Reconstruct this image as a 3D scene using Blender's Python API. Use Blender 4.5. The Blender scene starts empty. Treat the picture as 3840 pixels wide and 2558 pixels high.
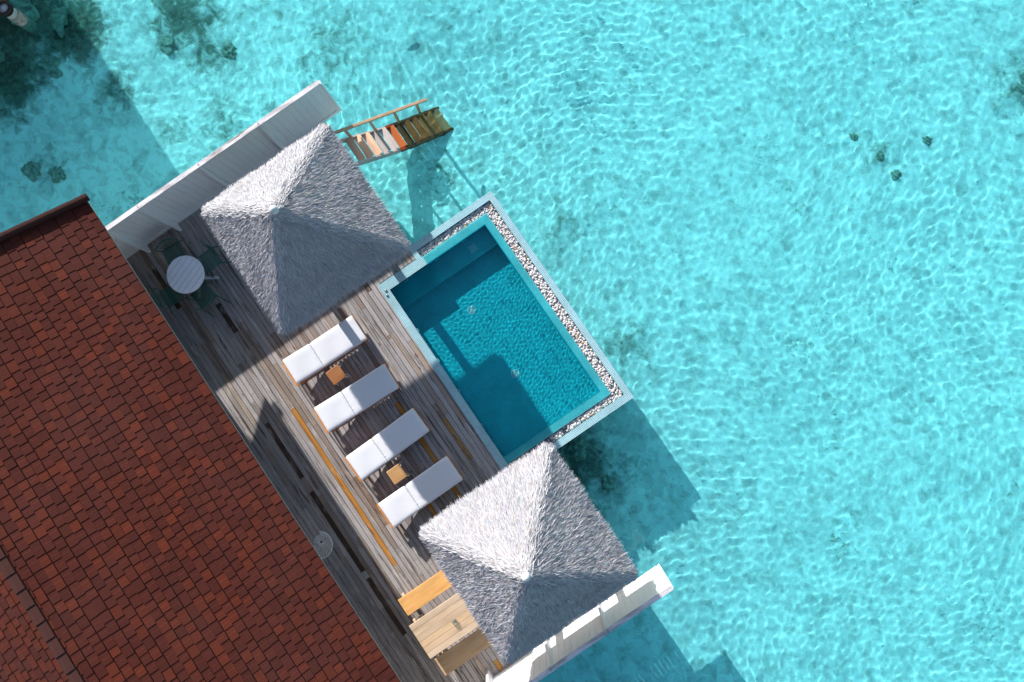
import bpy, bmesh, math, random
import numpy as np
from mathutils import Vector, Matrix

S = bpy.context.scene
COL = S.collection
R = math.radians
rnd = random.Random(7)
rng = np.random.default_rng(11)

# ------------------------------------------------------------------ camera
# world frame: +X runs along the deck planks, +Y out to sea, z = 0 is the deck
F_PX, W_PX, H_PX, CAM_H = 2770.0, 3840.0, 2558.0, 17.9
NADIR = (2035.0, 1400.0)          # picture point straight below the drone
def _cam_matrix():
    n = Vector(((NADIR[0] - W_PX / 2) / F_PX, -(NADIR[1] - H_PX / 2) / F_PX, -1)).normalized()
    q = n.rotation_difference(Vector((0, 0, -1)))
    return Matrix.Rotation(R(55.6), 3, 'Z') @ q.to_matrix()
CAM_R = _cam_matrix()
cd = bpy.data.cameras.new('drone_camera')
cd.sensor_fit = 'HORIZONTAL'; cd.sensor_width = 36.0; cd.lens = 36.0 * F_PX / W_PX
cd.clip_start = 0.1; cd.clip_end = 2000
co = bpy.data.objects.new('drone_camera', cd); COL.objects.link(co)
co.matrix_world = Matrix.Translation((0, 0, CAM_H)) @ CAM_R.to_4x4()
S.camera = co
def at(px, py, z=0.0):
    d = CAM_R @ Vector(((px - W_PX / 2) / F_PX, -(py - H_PX / 2) / F_PX, -1))
    t = (z - CAM_H) / d.z
    return Vector((d.x * t, d.y * t, z))

# ------------------------------------------------------------------ light
SUN_EL = 23.2
wd = bpy.data.worlds.new('World'); S.world = wd; wd.use_nodes = True
_nt = wd.node_tree
_sky = _nt.nodes.new('ShaderNodeTexSky'); _sky.sky_type = 'NISHITA'; _sky.sun_disc = False
_sky.sun_elevation = R(SUN_EL); _sky.sun_rotation = R(270)
_nt.links.new(_sky.outputs[0], _nt.nodes['Background'].inputs[0])
_nt.nodes['Background'].inputs[1].default_value = 0.115
sl = bpy.data.lights.new('sun', 'SUN'); sl.energy = 5.0; sl.angle = R(0.5); sl.color = (1.0, 0.97, 0.95)
so = bpy.data.objects.new('sun', sl); COL.objects.link(so)
_sd = Vector((math.cos(R(SUN_EL)), 0.026 * math.cos(R(SUN_EL)), -math.sin(R(SUN_EL)))).normalized()
so.rotation_euler = _sd.to_track_quat('-Z', 'Y').to_euler()
sl.cycles.is_caustics_light = True
S.view_settings.view_transform = 'Standard'; S.view_settings.look = 'None'
S.view_settings.gamma = 1.0; S.view_settings.exposure = 0.74
S.cycles.max_bounces = 10; S.cycles.transmission_bounces = 8; S.cycles.transparent_max_bounces = 8
S.cycles.sample_clamp_indirect = 6.0
S.cycles.use_denoising = True

# ------------------------------------------------------------------ helpers
class MB:
    """collects shapes, builds one mesh object with a face colour attribute and box-projected UVs"""
    def __init__(s): s.v = []; s.f = []; s.c = []
    def face(s, pts, c=(1, 1, 1)):
        i = len(s.v); s.v.extend([tuple(p) for p in pts]); s.f.append(tuple(range(i, i + len(pts)))); s.c.append(c)
    def hexa(s, b, t, c=(1, 1, 1)):
        i = len(s.v); s.v.extend([tuple(p) for p in b]); s.v.extend([tuple(p) for p in t]); n = len(b)
        s.f.append(tuple(i + k for k in range(n - 1, -1, -1))); s.c.append(c)
        s.f.append(tuple(i + n + k for k in range(n))); s.c.append(c)
        for k in range(n):
            j = (k + 1) % n
            s.f.append((i + k, i + j, i + n + j, i + n + k)); s.c.append(c)
    def box(s, x0, x1, y0, y1, z0, z1, c=(1, 1, 1)):
        s.hexa([(x0, y0, z0), (x1, y0, z0), (x1, y1, z0), (x0, y1, z0)], [(x0, y0, z1), (x1, y0, z1), (x1, y1, z1), (x0, y1, z1)], c)
    def bar(s, p, q, w, h, up=(0, 0, 1), c=(1, 1, 1)):
        p = Vector(p); q = Vector(q); d = (q - p).normalized(); a = d.cross(Vector(up))
        if a.length < 1e-5: a = d.cross(Vector((1, 0, 0)))
        a.normalize(); b = a.cross(d).normalized(); a = a * w / 2; b = b * h / 2
        s.hexa([p - a - b, p + a - b, p + a + b, p - a + b][::-1], [q - a - b, q + a - b, q + a + b, q - a + b][::-1], c)
    def tube(s, pts, r, n=8, c=(1, 1, 1), closed=False):
        pts = [Vector(p) for p in pts]; m = len(pts); i0 = len(s.v); prev = None
        for k, p in enumerate(pts):
            if closed: d = pts[(k + 1) % m] - pts[k - 1]
            else: d = pts[min(k + 1, m - 1)] - pts[max(k - 1, 0)]
            d.normalize()
            a = d.cross(Vector((0, 0, 1))) if prev is None else prev - d * prev.dot(d)
            if a.length < 1e-4: a = d.cross(Vector((1, 0, 0)))
            a.normalize(); prev = a; b = d.cross(a); rr = r[k] if isinstance(r, (list, tuple)) else r
            for t in range(n):
                an = 2 * math.pi * t / n
                s.v.append(tuple(p + a * rr * math.cos(an) + b * rr * math.sin(an)))
        for k in range(m if closed else m - 1):
            k2 = (k + 1) % m
            for t in range(n):
                t2 = (t + 1) % n
                s.f.append((i0 + k * n + t, i0 + k * n + t2, i0 + k2 * n + t2, i0 + k2 * n + t)); s.c.append(c)
        if not closed:
            s.f.append(tuple(i0 + t for t in range(n - 1, -1, -1))); s.c.append(c)
            s.f.append(tuple(i0 + (m - 1) * n + t for t in range(n))); s.c.append(c)
    def lathe(s, prof, n=24, o=(0, 0, 0), c=(1, 1, 1)):
        i0 = len(s.v); m = len(prof)
        for r_, z in prof:
            for t in range(n):
                an = 2 * math.pi * t / n
                s.v.append((o[0] + r_ * math.cos(an), o[1] + r_ * math.sin(an), o[2] + z))
        for k in range(m - 1):
            for t in range(n):
                t2 = (t + 1) % n
                s.f.append((i0 + k * n + t, i0 + k * n + t2, i0 + (k + 1) * n + t2, i0 + (k + 1) * n + t)); s.c.append(c)
    def build(s, name, m, parent=None, loc=None, smooth=False, bevel=0.0):
        me = bpy.data.meshes.new(name); me.from_pydata(s.v, [], s.f); finish(me, s.c, smooth)
        return link(name, me, m, parent, loc, bevel)

def finish(me, cols=None, smooth=False):
    n = len(me.polygons)
    tot = np.empty(n, np.int32); me.polygons.foreach_get('loop_total', tot)
    if cols is not None:
        ca = np.ones((n, 4), np.float32); ca[:, :3] = np.asarray(cols, np.float32).reshape(n, 3)
        at_ = me.color_attributes.new('col', 'FLOAT_COLOR', 'CORNER')
        at_.data.foreach_set('color', np.repeat(ca, tot, axis=0).ravel())
    co_ = np.empty(len(me.vertices) * 3, np.float32); me.vertices.foreach_get('co', co_); co_ = co_.reshape(-1, 3)
    li = np.empty(len(me.loops), np.int32); me.loops.foreach_get('vertex_index', li)
    nr = np.empty(n * 3, np.float32); me.polygons.foreach_get('normal', nr); nr = np.abs(nr.reshape(-1, 3))
    ax = np.repeat(nr.argmax(1), tot); P = co_[li]
    uv = np.where((ax == 2)[:, None], P[:, [0, 1]], np.where((ax == 1)[:, None], P[:, [0, 2]], P[:, [1, 2]]))
    me.uv_layers.new(name='box').data.foreach_set('uv', uv.astype(np.float32).ravel())
    if smooth: me.polygons.foreach_set('use_smooth', np.ones(n, bool))
    me.update()

def link(name, me, m, parent=None, loc=None, bevel=0.0):
    o = bpy.data.objects.new(name, me); COL.objects.link(o)
    if m: me.materials.append(m)
    if parent: o.parent = parent
    if loc: o.location = loc
    if bevel:
        b = o.modifiers.new('bevel', 'BEVEL'); b.width = bevel; b.segments = 2; b.limit_method = 'ANGLE'
    return o
def tag(o, label=None, cat=None, group=None, kind=None):
    if label: o['label'] = label
    if cat: o['category'] = cat
    if group: o['group'] = group
    if kind: o['kind'] = kind
    return o
def thing(name, label, cat, loc=(0, 0, 0), rz=0.0, group=None):
    o = bpy.data.objects.new(name, None); COL.objects.link(o); o.location = loc; o.rotation_euler = (0, 0, rz)
    o.empty_display_size = 0.2
    return tag(o, label, cat, group)
def dup(root, loc, rz=None, label=None):
    def cp(o, par):
        c = o.copy(); COL.objects.link(c)
        if par: c.parent = par
        for ch in list(o.children): cp(ch, c)
        return c
    r = cp(root, None); r.location = loc
    if rz is not None: r.rotation_euler = (0, 0, rz)
    if label: r['label'] = label
    return r
def under(o):                       # lies in the water: sunlight reaches it through the rippled surface
    for x in [o] + list(o.children_recursive):
        if x.type == 'MESH': x.cycles.is_caustics_receiver = True
    return o

# ------------------------------------------------------------------ materials
class G:
    def __init__(s, name):
        s.m = bpy.data.materials.new(name); s.m.use_nodes = True; s.t = s.m.node_tree; s.t.nodes.clear()
        s.out = s.t.nodes.new('ShaderNodeOutputMaterial')
    def n(s, typ, ins=None, **kw):
        x = s.t.nodes.new('ShaderNode' + typ)
        for k, v in kw.items(): setattr(x, k, v)
        for k, v in (ins or {}).items():
            if isinstance(v, bpy.types.NodeSocket): s.t.links.new(v, x.inputs[k])
            else: x.inputs[k].default_value = (v + (1,)) if isinstance(v, tuple) and len(v) == 3 and x.inputs[k].type == 'RGBA' else v
        return x
    def coord(s, which='Object', scale=(1, 1, 1), rot=(0, 0, 0)):
        if which == 'UV': c = s.n('UVMap', uv_map='box').outputs[0]
        else: c = s.n('TexCoord').outputs[which]
        return s.n('Mapping', {'Vector': c, 'Scale': scale, 'Rotation': rot}).outputs[0]
    def pos(s, scale=(1, 1, 1)):
        return s.n('Mapping', {'Vector': s.n('NewGeometry').outputs['Position'], 'Scale': scale}).outputs[0]
    def noise(s, vec, scale, detail=4, rough=.55, dist=0):
        return s.n('TexNoise', {'Vector': vec, 'Scale': scale, 'Detail': detail, 'Roughness': rough, 'Distortion': dist}).outputs[0]
    def ramp(s, fac, stops, interp='LINEAR'):
        r = s.n('ValToRGB', {'Fac': fac}); cr = r.color_ramp; cr.interpolation = interp
        while len(cr.elements) < len(stops): cr.elements.new(0.5)
        for e, (p, c) in zip(cr.elements, stops):
            e.position = p; e.color = (c, c, c, 1) if not isinstance(c, tuple) else c + (1,)
        return r.outputs[0]
    def mix(s, fac, a, b, mode='MIX'):
        x = s.n('Mix', data_type='RGBA', blend_type=mode)
        for k, v in ((0, fac), (6, a), (7, b)):
            if isinstance(v, bpy.types.NodeSocket): s.t.links.new(v, x.inputs[k])
            else: x.inputs[k].default_value = v + (1,) if isinstance(v, tuple) and len(v) == 3 else v
        return x.outputs[2]
    def math(s, op, a, b=0.0, clamp=False):
        x = s.n('Math', operation=op, use_clamp=clamp)
        for k, v in ((0, a), (1, b)):
            if isinstance(v, bpy.types.NodeSocket): s.t.links.new(v, x.inputs[k])
            else: x.inputs[k].default_value = v
        return x.outputs[0]
    def attr(s, name='col'): return s.n('Attribute', attribute_name=name).outputs[0]
    def bump(s, h, strength=.3, dist=.01): return s.n('Bump', {'Height': h, 'Strength': strength, 'Distance': dist}).outputs[0]
    def surf(s, color, rough=.6, normal=None, spec=.3, metal=0.0, **kw):
        i = {'Base Color': color, 'Roughness': rough, 'Specular IOR Level': spec, 'Metallic': metal}
        if normal is not None: i['Normal'] = normal
        i.update(kw)
        p = s.n('BsdfPrincipled', i); s.t.links.new(p.outputs[0], s.out.inputs[0]); return s.m

def m_plain(name, c, rough=.5, vary=.12, scale=9, metal=0.0, spec=.3, bump=.15):
    g = G(name); v = g.coord('Object'); n = g.noise(v, scale, 5)
    k = g.ramp(n, [(.25, 1 - vary), (.75, 1.0)])
    return g.surf(g.mix(1.0, c, k, 'MULTIPLY'), rough, g.bump(g.noise(v, scale * 6, 3), bump, .003), spec, metal)

def m_wood(name, c1, c2, axis=0, rough=.55, grain=1.0, attr=False):
    g = G(name); sc = [22, 22, 22]; sc[axis] = 1.6
    v = g.coord('Object', tuple(sc)); n = g.noise(v, 1.0, 6, .6, .4)
    base = g.mix(g.ramp(n, [(.3, 0.0), (.7, 1.0)]), c1, c2)
    sc2 = [5, 5, 5]; sc2[axis] = 1.1
    base = g.mix(g.ramp(g.noise(g.coord('Object', tuple(sc2)), 1, 4), [(.45, 0.0), (.7, .55)]), base, tuple(x * .62 for x in c1))
    if attr: base = g.mix(1.0, base, g.attr(), 'MULTIPLY')
    return g.surf(base, rough, g.bump(n, .25 * grain, .004), .25)

def m_deck():
    g = G('weathered_deck_boards'); a = g.attr()
    gr = g.noise(g.pos((1.6, 60, 6)), 1, 7, .64, .5)
    c = g.mix(1.0, a, g.ramp(gr, [(.25, .62), (.55, 1.0), (.8, 1.12)]), 'MULTIPLY')
    # damp brown rot that follows the boards
    st = g.noise(g.pos((.8, 15, 3)), 1, 7, .68, .6)
    c = g.mix(g.ramp(st, [(.545, 0.0), (.64, .88)]), c, (.070, .042, .030))
    tan = g.noise(g.pos((.5, 3.1, 3)), 1.3, 5, .6)
    c = g.mix(g.ramp(tan, [(.54, 0.0), (.75, .45)]), c, (.36, .235, .15))
    pale = g.noise(g.pos((1.7, 8, 3)), 1.1, 5, .6)
    c = g.mix(g.ramp(pale, [(.56, 0.0), (.74, .5)]), c, (.66, .59, .53))
    # knots
    vo = g.n('TexVoronoi', {'Vector': g.pos((1.1, 3.6, 1)), 'Scale': 1.0, 'Randomness': 1.0}).outputs['Distance']
    c = g.mix(g.ramp(vo, [(.03, .8), (.075, 0.0)]), c, (.06, .034, .022))
    # screw heads over the joists
    px = g.n('SeparateXYZ', {'Vector': g.pos()})
    fx = g.math('ABSOLUTE', g.math('SUBTRACT', g.math('FRACT', g.math('MULTIPLY', px.outputs[0], 1 / .6)), .5))
    fy = g.math('ABSOLUTE', g.math('SUBTRACT', g.math('FRACT', g.math('MULTIPLY', px.outputs[1], 2 / .1225)), .5))
    dd = g.math('ADD', g.math('POWER', g.math('MULTIPLY', fx, .6), 2.0), g.math('POWER', g.math('MULTIPLY', fy, .061), 2.0))
    c = g.mix(g.ramp(g.math('MULTIPLY', dd, 10000.0), [(.3, .8), (.6, 0.0)]), c, (.03, .02, .018))
    return g.surf(c, .78, g.bump(gr, .5, .006), .15)

def m_thatch():
    g = G('white_thatch_strands')
    n = g.noise(g.coord('Object'), 1.6, 3)
    c = g.mix(1.0, g.attr(), g.ramp(n, [(.3, .86), (.7, 1.0)]), 'MULTIPLY')
    return g.surf(c, .62, None, .2)

def m_shingle():
    g = G('red_roof_shingle'); v = g.pos(); a = g.attr()
    sp = g.noise(v, 160, 2, .7)
    c = g.mix(1.0, a, g.ramp(sp, [(.3, .62), (.7, 1.3)]), 'MULTIPLY')
    rib = g.n('TexWave', {'Vector': v, 'Scale': 12.0, 'Distortion': .4, 'Detail': 1.0}, bands_direction='X').outputs[1]
    c = g.mix(1.0, c, g.ramp(rib, [(0.0, .8), (1.0, 1.12)]), 'MULTIPLY')
    c = g.mix(g.ramp(g.noise(v, .7, 4), [(.4, 0.0), (.75, .3)]), c, (.07, .03, .026))
    return g.surf(c, .9, g.bump(sp, .3, .004), .1)

def m_white_paint():
    g = G('white_painted_boards'); v = g.coord('Object')
    n = g.noise(g.coord('Object', (3, 3, .6)), 2, 5)
    c = g.mix(g.ramp(n, [(.5, 0.0), (.8, .35)]), (.80, .80, .80), (.64, .65, .67))
    px = g.n('SeparateXYZ', {'Vector': g.pos()})
    fy = g.math('ABSOLUTE', g.math('SUBTRACT', g.math('FRACT', g.math('MULTIPLY', px.outputs[1], 1 / .165)), .5))
    c = g.mix(g.ramp(g.noise(g.coord('Object', (2, 9, 1)), 3, 5), [(.62, 0.0), (.72, .5)]), c, (.55, .53, .5))
    return g.surf(c, .5, g.bump(g.noise(v, 30, 4), .15, .003), .3)

def m_cap():
    g = G('weathered_white_cap'); n = g.noise(g.coord('Object', (9, 1.6, 3)), 1.0, 6, .65)
    c = g.mix(g.ramp(n, [(.44, 0.0), (.6, .75)]), (.74, .71, .71), (.34, .29, .28))
    n2 = g.noise(g.coord('Object', (5, .7, 2)), 1.0, 5, .7)
    c = g.mix(g.ramp(n2, [(.6, 0.0), (.68, .9)]), c, (.16, .085, .05))
    return g.surf(c, .75, None, .2)

def m_tile(name, tile1, tile2, grout, size=.034, mortar=.0042, rough=.25, bias=0.0, dark=None):
    g = G(name); v = g.coord('UV')
    b = g.n('TexBrick', {'Vector': v, 'Color1': tile1, 'Color2': tile2, 'Mortar': grout, 'Scale': 1.0, 'Mortar Size': mortar,
                         'Mortar Smooth': .1, 'Bias': bias, 'Brick Width': size, 'Row Height': size}, offset=0.0, squash=1.0)
    c = b.outputs[0]
    if dark:
        w = g.n('TexWhiteNoise', {'Vector': g.n('VectorMath', {0: g.n('Mapping', {'Vector': v, 'Scale': (1 / size, 1 / size, 1)}).outputs[0]}, operation='FLOOR').outputs[0]}, noise_dimensions='2D').outputs[0]
        c = g.mix(g.ramp(w, [(.9, 0.0), (.93, 1.0)]), c, dark)
    c = g.mix(1.0, c, g.ramp(g.noise(v, 1.7, 4), [(.3, .82), (.7, 1.08)]), 'MULTIPLY')
    return g.surf(c, rough, None, .5)

def m_water(name, tint, rough=0.0):
    g = G(name)
    b = g.n('BsdfGlass', {'Color': tint, 'Roughness': rough, 'IOR': 1.33})
    g.t.links.new(b.outputs[0], g.out.inputs[0]); return g.m

def m_seabed():
    g = G('sand_and_coral_rubble'); v = g.pos()
    c = g.mix(g.ramp(g.noise(v, .55, 5, .6), [(.35, 0.0), (.7, 1.0)]), (.90, .89, .86), (.80, .80, .78))
    rub = g.n('TexVoronoi', {'Vector': g.n('Mapping', {'Vector': v, 'Scale': (1, 1, .3)}).outputs[0], 'Scale': 4.2}, feature='SMOOTH_F1')
    cell = g.n('TexVoronoi', {'Vector': v, 'Scale': 3.6})
    hsv = g.n('SeparateColor', {'Color': cell.outputs['Color']}).outputs[0]
    c = g.mix(1.0, c, g.ramp(hsv, [(0.0, .78), (.6, 1.0)]), 'MULTIPLY')  # cell tones: rubble, plus dappled ripple light put into the colour
    c = g.mix(1.0, c, g.ramp(g.noise(v, 3.4, 5, .65, .4), [(.34, .70), (.52, 1.0)]), 'MULTIPLY')
    sp = g.noise(v, 7.5, 6, .7)
    c = g.mix(g.ramp(sp, [(.52, 0.0), (.68, .5)]), c, (.60, .62, .58))
    dots = g.math('ADD', g.noise(v, 6.5, 6, .7), g.math('MULTIPLY', g.math('SUBTRACT', g.noise(v, .45, 4, .6), .5), .75))
    c = g.mix(g.ramp(dots, [(.66, 0.0), (.76, .75)]), c, (.20, .24, .19))
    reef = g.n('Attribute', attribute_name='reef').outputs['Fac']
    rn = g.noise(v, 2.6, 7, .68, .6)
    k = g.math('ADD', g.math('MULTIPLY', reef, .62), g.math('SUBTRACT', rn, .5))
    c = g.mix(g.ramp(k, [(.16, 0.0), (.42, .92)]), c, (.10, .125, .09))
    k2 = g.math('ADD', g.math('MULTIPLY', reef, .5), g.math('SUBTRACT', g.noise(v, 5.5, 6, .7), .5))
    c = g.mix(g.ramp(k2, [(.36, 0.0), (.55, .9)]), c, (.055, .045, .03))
    return g.surf(c, .95, g.bump(g.math('ADD', sp, rub.outputs[0]), .5, .05), .05)

def m_coral():
    g = G('brown_coral_rock'); v = g.pos(); n = g.noise(v, 9, 7, .7)
    c = g.mix(g.ramp(n, [(.35, 0.0), (.65, 1.0)]), (.16, .18, .14), (.42, .44, .37))
    return g.surf(c, .95, g.bump(n, .8, .05), .05)

def m_cushion():
    g = G('white_canvas_cushion'); tc = g.n('TexCoord').outputs['Object']
    sx = g.n('SeparateXYZ', {'Vector': tc})
    edge = g.n('Attribute', attribute_name='gather').outputs['Fac']
    lines = g.noise(g.n('Mapping', {'Vector': tc, 'Scale': (46, 5, 5)}).outputs[0], 1.0, 3, .6)
    soft = g.noise(tc, 5, 3)
    h = g.math('ADD', g.math('MULTIPLY', g.math('MULTIPLY', lines, edge), 1.0), g.math('MULTIPLY', soft, .25))
    c = g.mix(g.ramp(g.noise(tc, 3.2, 5), [(.5, 0.0), (.8, .22)]), (.68, .67, .685), (.54, .52, .51))
    return g.surf(c, .85, g.bump(h, .9, .017), .15, **{'Sheen Weight': .1})

def m_pebble():
    g = G('white_river_pebbles'); c = g.mix(1.0, g.attr(), g.ramp(g.noise(g.pos(), 40, 3), [(.3, .8), (.7, 1.0)]), 'MULTIPLY')
    return g.surf(c, .5, None, .35)

M = dict(
    deck=m_deck(), thatch=m_thatch(), shingle=m_shingle(), paint=m_white_paint(), cap=m_cap(),
    tile=m_tile('pale_aqua_mosaic', (.085, .28, .33), (.14, .37, .41), (.62, .80, .82)),
    wet=m_tile('wet_aqua_mosaic', (.20, .47, .49), (.29, .57, .58), (.42, .68, .68), mortar=.0035),
    basin=m_tile('deep_blue_mosaic', (.006, .37, .45), (.010, .44, .52), (.05, .56, .60), mortar=.003),
    sea=m_water('clear_sea_water', (.50, .965, .99)), poolw=m_water('pool_water', (.5, .95, .98)),
    bed=m_seabed(), coral=m_coral(), cushion=m_cushion(), pebble=m_pebble(),
    teak=m_wood('oiled_teak', (.56, .20, .045), (.70, .30, .08), 1), teakx=m_wood('teak_table_wood', (.30, .115, .038), (.42, .18, .065), 1),
    pine=m_wood('sunbleached_pine', (.60, .43, .26), (.70, .55, .38), 1, attr=True),
    pale=m_wood('grey_pale_planks', (.54, .40, .27), (.64, .51, .37), 1, attr=True),
    grey=m_wood('grey_stair_wood', (.46, .38, .33), (.60, .52, .47), 0, attr=True),
    rail=m_wood('tan_handrail_wood', (.45, .27, .15), (.60, .40, .25), 1),
    post=m_wood('dark_gazebo_timber', (.13, .09, .065), (.22, .16, .12), 2),
    green=m_plain('dark_green_metal', (.018, .12, .09), .45, .2, 14, spec=.4),
    white=m_plain('white_metal', (.72, .74, .77), .4, .1, 12, spec=.4),
    tabletop=m_plain('pale_table_slats', (.84, .86, .90), .55, .1, 6),
    dark=m_plain('dark_rubber', (.02, .012, .012), .6), wire=m_plain('pale_wire', (.84, .88, .88), .35, .1, 8, spec=.5),
    concrete=m_plain('white_concrete', (.62, .64, .63), .8, .25, 4), plaster=m_plain('pale_wall_plaster', (.55, .5, .44), .85),
    glasspane=m_plain('dark_window_glass', (.03, .05, .06), .08, .1, 2, spec=.6), steel=m_plain('dull_steel', (.35, .36, .37), .35, .15, 10, 0.8),
    leaf=m_plain('dry_leaf', (.30, .10, .03), .7), shell=m_plain('pool_shell_concrete', (.35, .42, .42), .85, .3, 3),
)
def m_glass():
    g = G('clear_glass'); b = g.n('BsdfGlossy', {'Color': (.95, .97, .97), 'Roughness': .05})
    t = g.n('BsdfTransparent', {'Color': (.88, .91, .91)})
    x = g.n('MixShader', {0: .14, 1: t.outputs[0], 2: b.outputs[0]})
    g.t.links.new(x.outputs[0], g.out.inputs[0]); return g.m
M['glass'] = m_glass()

# ------------------------------------------------------------------ sea and seabed
SEA_Z, BED_Z = -1.12, -1.78
def axis(lo, hi, d, far, k=1.35):
    a = list(np.arange(lo, hi + d * .5, d)); s = d; x = lo; left = []
    while x > -far: s *= k; x -= s; left.append(x)
    s = d; x = a[-1]; right = []
    while x < far: s *= k; x += s; right.append(x)
    return np.array(left[::-1] + a + right)
def grid_obj(name, xs, ys, zf, m, extra=None, keep=None):
    X, Y = np.meshgrid(xs, ys); Z = zf(X, Y); nx, ny = len(xs), len(ys)
    v = np.stack([X, Y, Z], -1).reshape(-1, 3).astype(np.float32)
    i = np.arange(nx * ny).reshape(ny, nx); q = np.stack([i[:-1, :-1], i[:-1, 1:], i[1:, 1:], i[1:, :-1]], -1).reshape(-1, 4)
    if keep: q = q[keep(v[q[:, 0], 0], v[q[:, 0], 1])]
    me = bpy.data.meshes.new(name); me.vertices.add(len(v)); me.vertices.foreach_set('co', v.ravel())
    me.loops.add(q.size); me.loops.foreach_set('vertex_index', q.astype(np.int32).ravel())
    me.polygons.add(len(q)); me.polygons.foreach_set('loop_start', np.arange(0, q.size, 4, dtype=np.int32))
    me.polygons.foreach_set('use_smooth', np.ones(len(q), bool)); me.update(calc_edges=True)
    for nm, fn in (extra or {}).items():
        at_ = me.attributes.new(nm, 'FLOAT', 'POINT'); at_.data.foreach_set('value', fn(X, Y).astype(np.float32).ravel())
    return link(name, me, m)
def waves(X, Y, slope, lmin, lmax, n, seed, spread=1.1, head=0.0):
    r = np.random.default_rng(seed); Z = np.zeros_like(X)
    wx = X + .35 * np.sin(.7 * Y + 1.3 * np.sin(.31 * X)); wy = Y + .35 * np.sin(.6 * X + 1.1 * np.sin(.37 * Y))
    for i in range(n):
        lam = lmin * (lmax / lmin) ** r.random(); k = 2 * np.pi / lam; th = head + r.normal(0, spread)
        Z += slope / k * math.sqrt(2.0 / n) * np.sin(k * (np.cos(th) * wx + np.sin(th) * wy) + r.random() * 6.28)
    return Z
def sea_z(X, Y):
    fade = np.clip((19 - np.maximum(np.abs(X + 1.5), np.abs(Y))) / 2.5, 0, 1)
    calm = .78 + .22 * np.sin(.5 * X + .3 * Y) * np.sin(.42 * Y - .2 * X + 1)
    return SEA_Z + fade * calm * (waves(X, Y, .026, .18, .46, 34, 3, 1.9) + waves(X, Y, .012, .11, .2, 18, 6, 1.9) + waves(X, Y, .012, .7, 2.2, 14, 5, 1.9))
water = grid_obj('water', axis(-18.2, 14.6, .037, 900), axis(-17.4, 17.0, .037, 900), sea_z, M['sea'])
tag(water, kind='structure'); water.cycles.is_caustics_caster = True

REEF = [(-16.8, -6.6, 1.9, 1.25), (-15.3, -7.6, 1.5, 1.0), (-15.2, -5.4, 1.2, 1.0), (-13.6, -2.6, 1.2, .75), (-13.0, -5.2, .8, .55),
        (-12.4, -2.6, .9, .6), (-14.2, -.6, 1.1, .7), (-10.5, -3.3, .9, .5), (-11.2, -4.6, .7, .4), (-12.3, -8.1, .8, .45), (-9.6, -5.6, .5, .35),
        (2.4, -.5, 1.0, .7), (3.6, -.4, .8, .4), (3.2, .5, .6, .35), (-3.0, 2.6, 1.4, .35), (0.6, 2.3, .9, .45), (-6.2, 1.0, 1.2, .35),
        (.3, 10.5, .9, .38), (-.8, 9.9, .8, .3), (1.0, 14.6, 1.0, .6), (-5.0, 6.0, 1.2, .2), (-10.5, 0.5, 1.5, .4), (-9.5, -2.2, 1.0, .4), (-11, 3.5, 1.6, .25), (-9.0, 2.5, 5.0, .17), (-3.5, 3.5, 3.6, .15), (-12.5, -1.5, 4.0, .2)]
def reef_f(X, Y):
    a = np.zeros_like(X)
    for x, y, r_, w in REEF: a = np.maximum(a, w * np.exp(-((X - x) ** 2 + (Y - y) ** 2) / (r_ * r_)))
    return a
def bed_z(X, Y):
    z = BED_Z + .07 * np.sin(.5 * X + 1) * np.sin(.43 * Y) + .05 * np.sin(1.3 * X + .7 * Y) * np.sin(.9 * Y - .6 * X)
    r = np.random.default_rng(2)
    for i in range(26):
        lam = .35 * 4 ** r.random(); th = r.random() * 6.28
        z = z + (.0024 + .014 * np.clip(reef_f(X, Y), 0, 1)) * lam * np.sin(6.28 / lam * (np.cos(th) * X + np.sin(th) * Y) + r.random() * 6)
    return z + .12 * np.clip(reef_f(X, Y) - .3, 0, 1) - .50 * np.exp(-((X + 7.25) / 2.6) ** 2 - ((Y - 1.9) / 2.4) ** 2)
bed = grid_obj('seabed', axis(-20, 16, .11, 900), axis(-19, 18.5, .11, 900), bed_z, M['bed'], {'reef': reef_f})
tag(bed, kind='structure'); under(bed)

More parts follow.
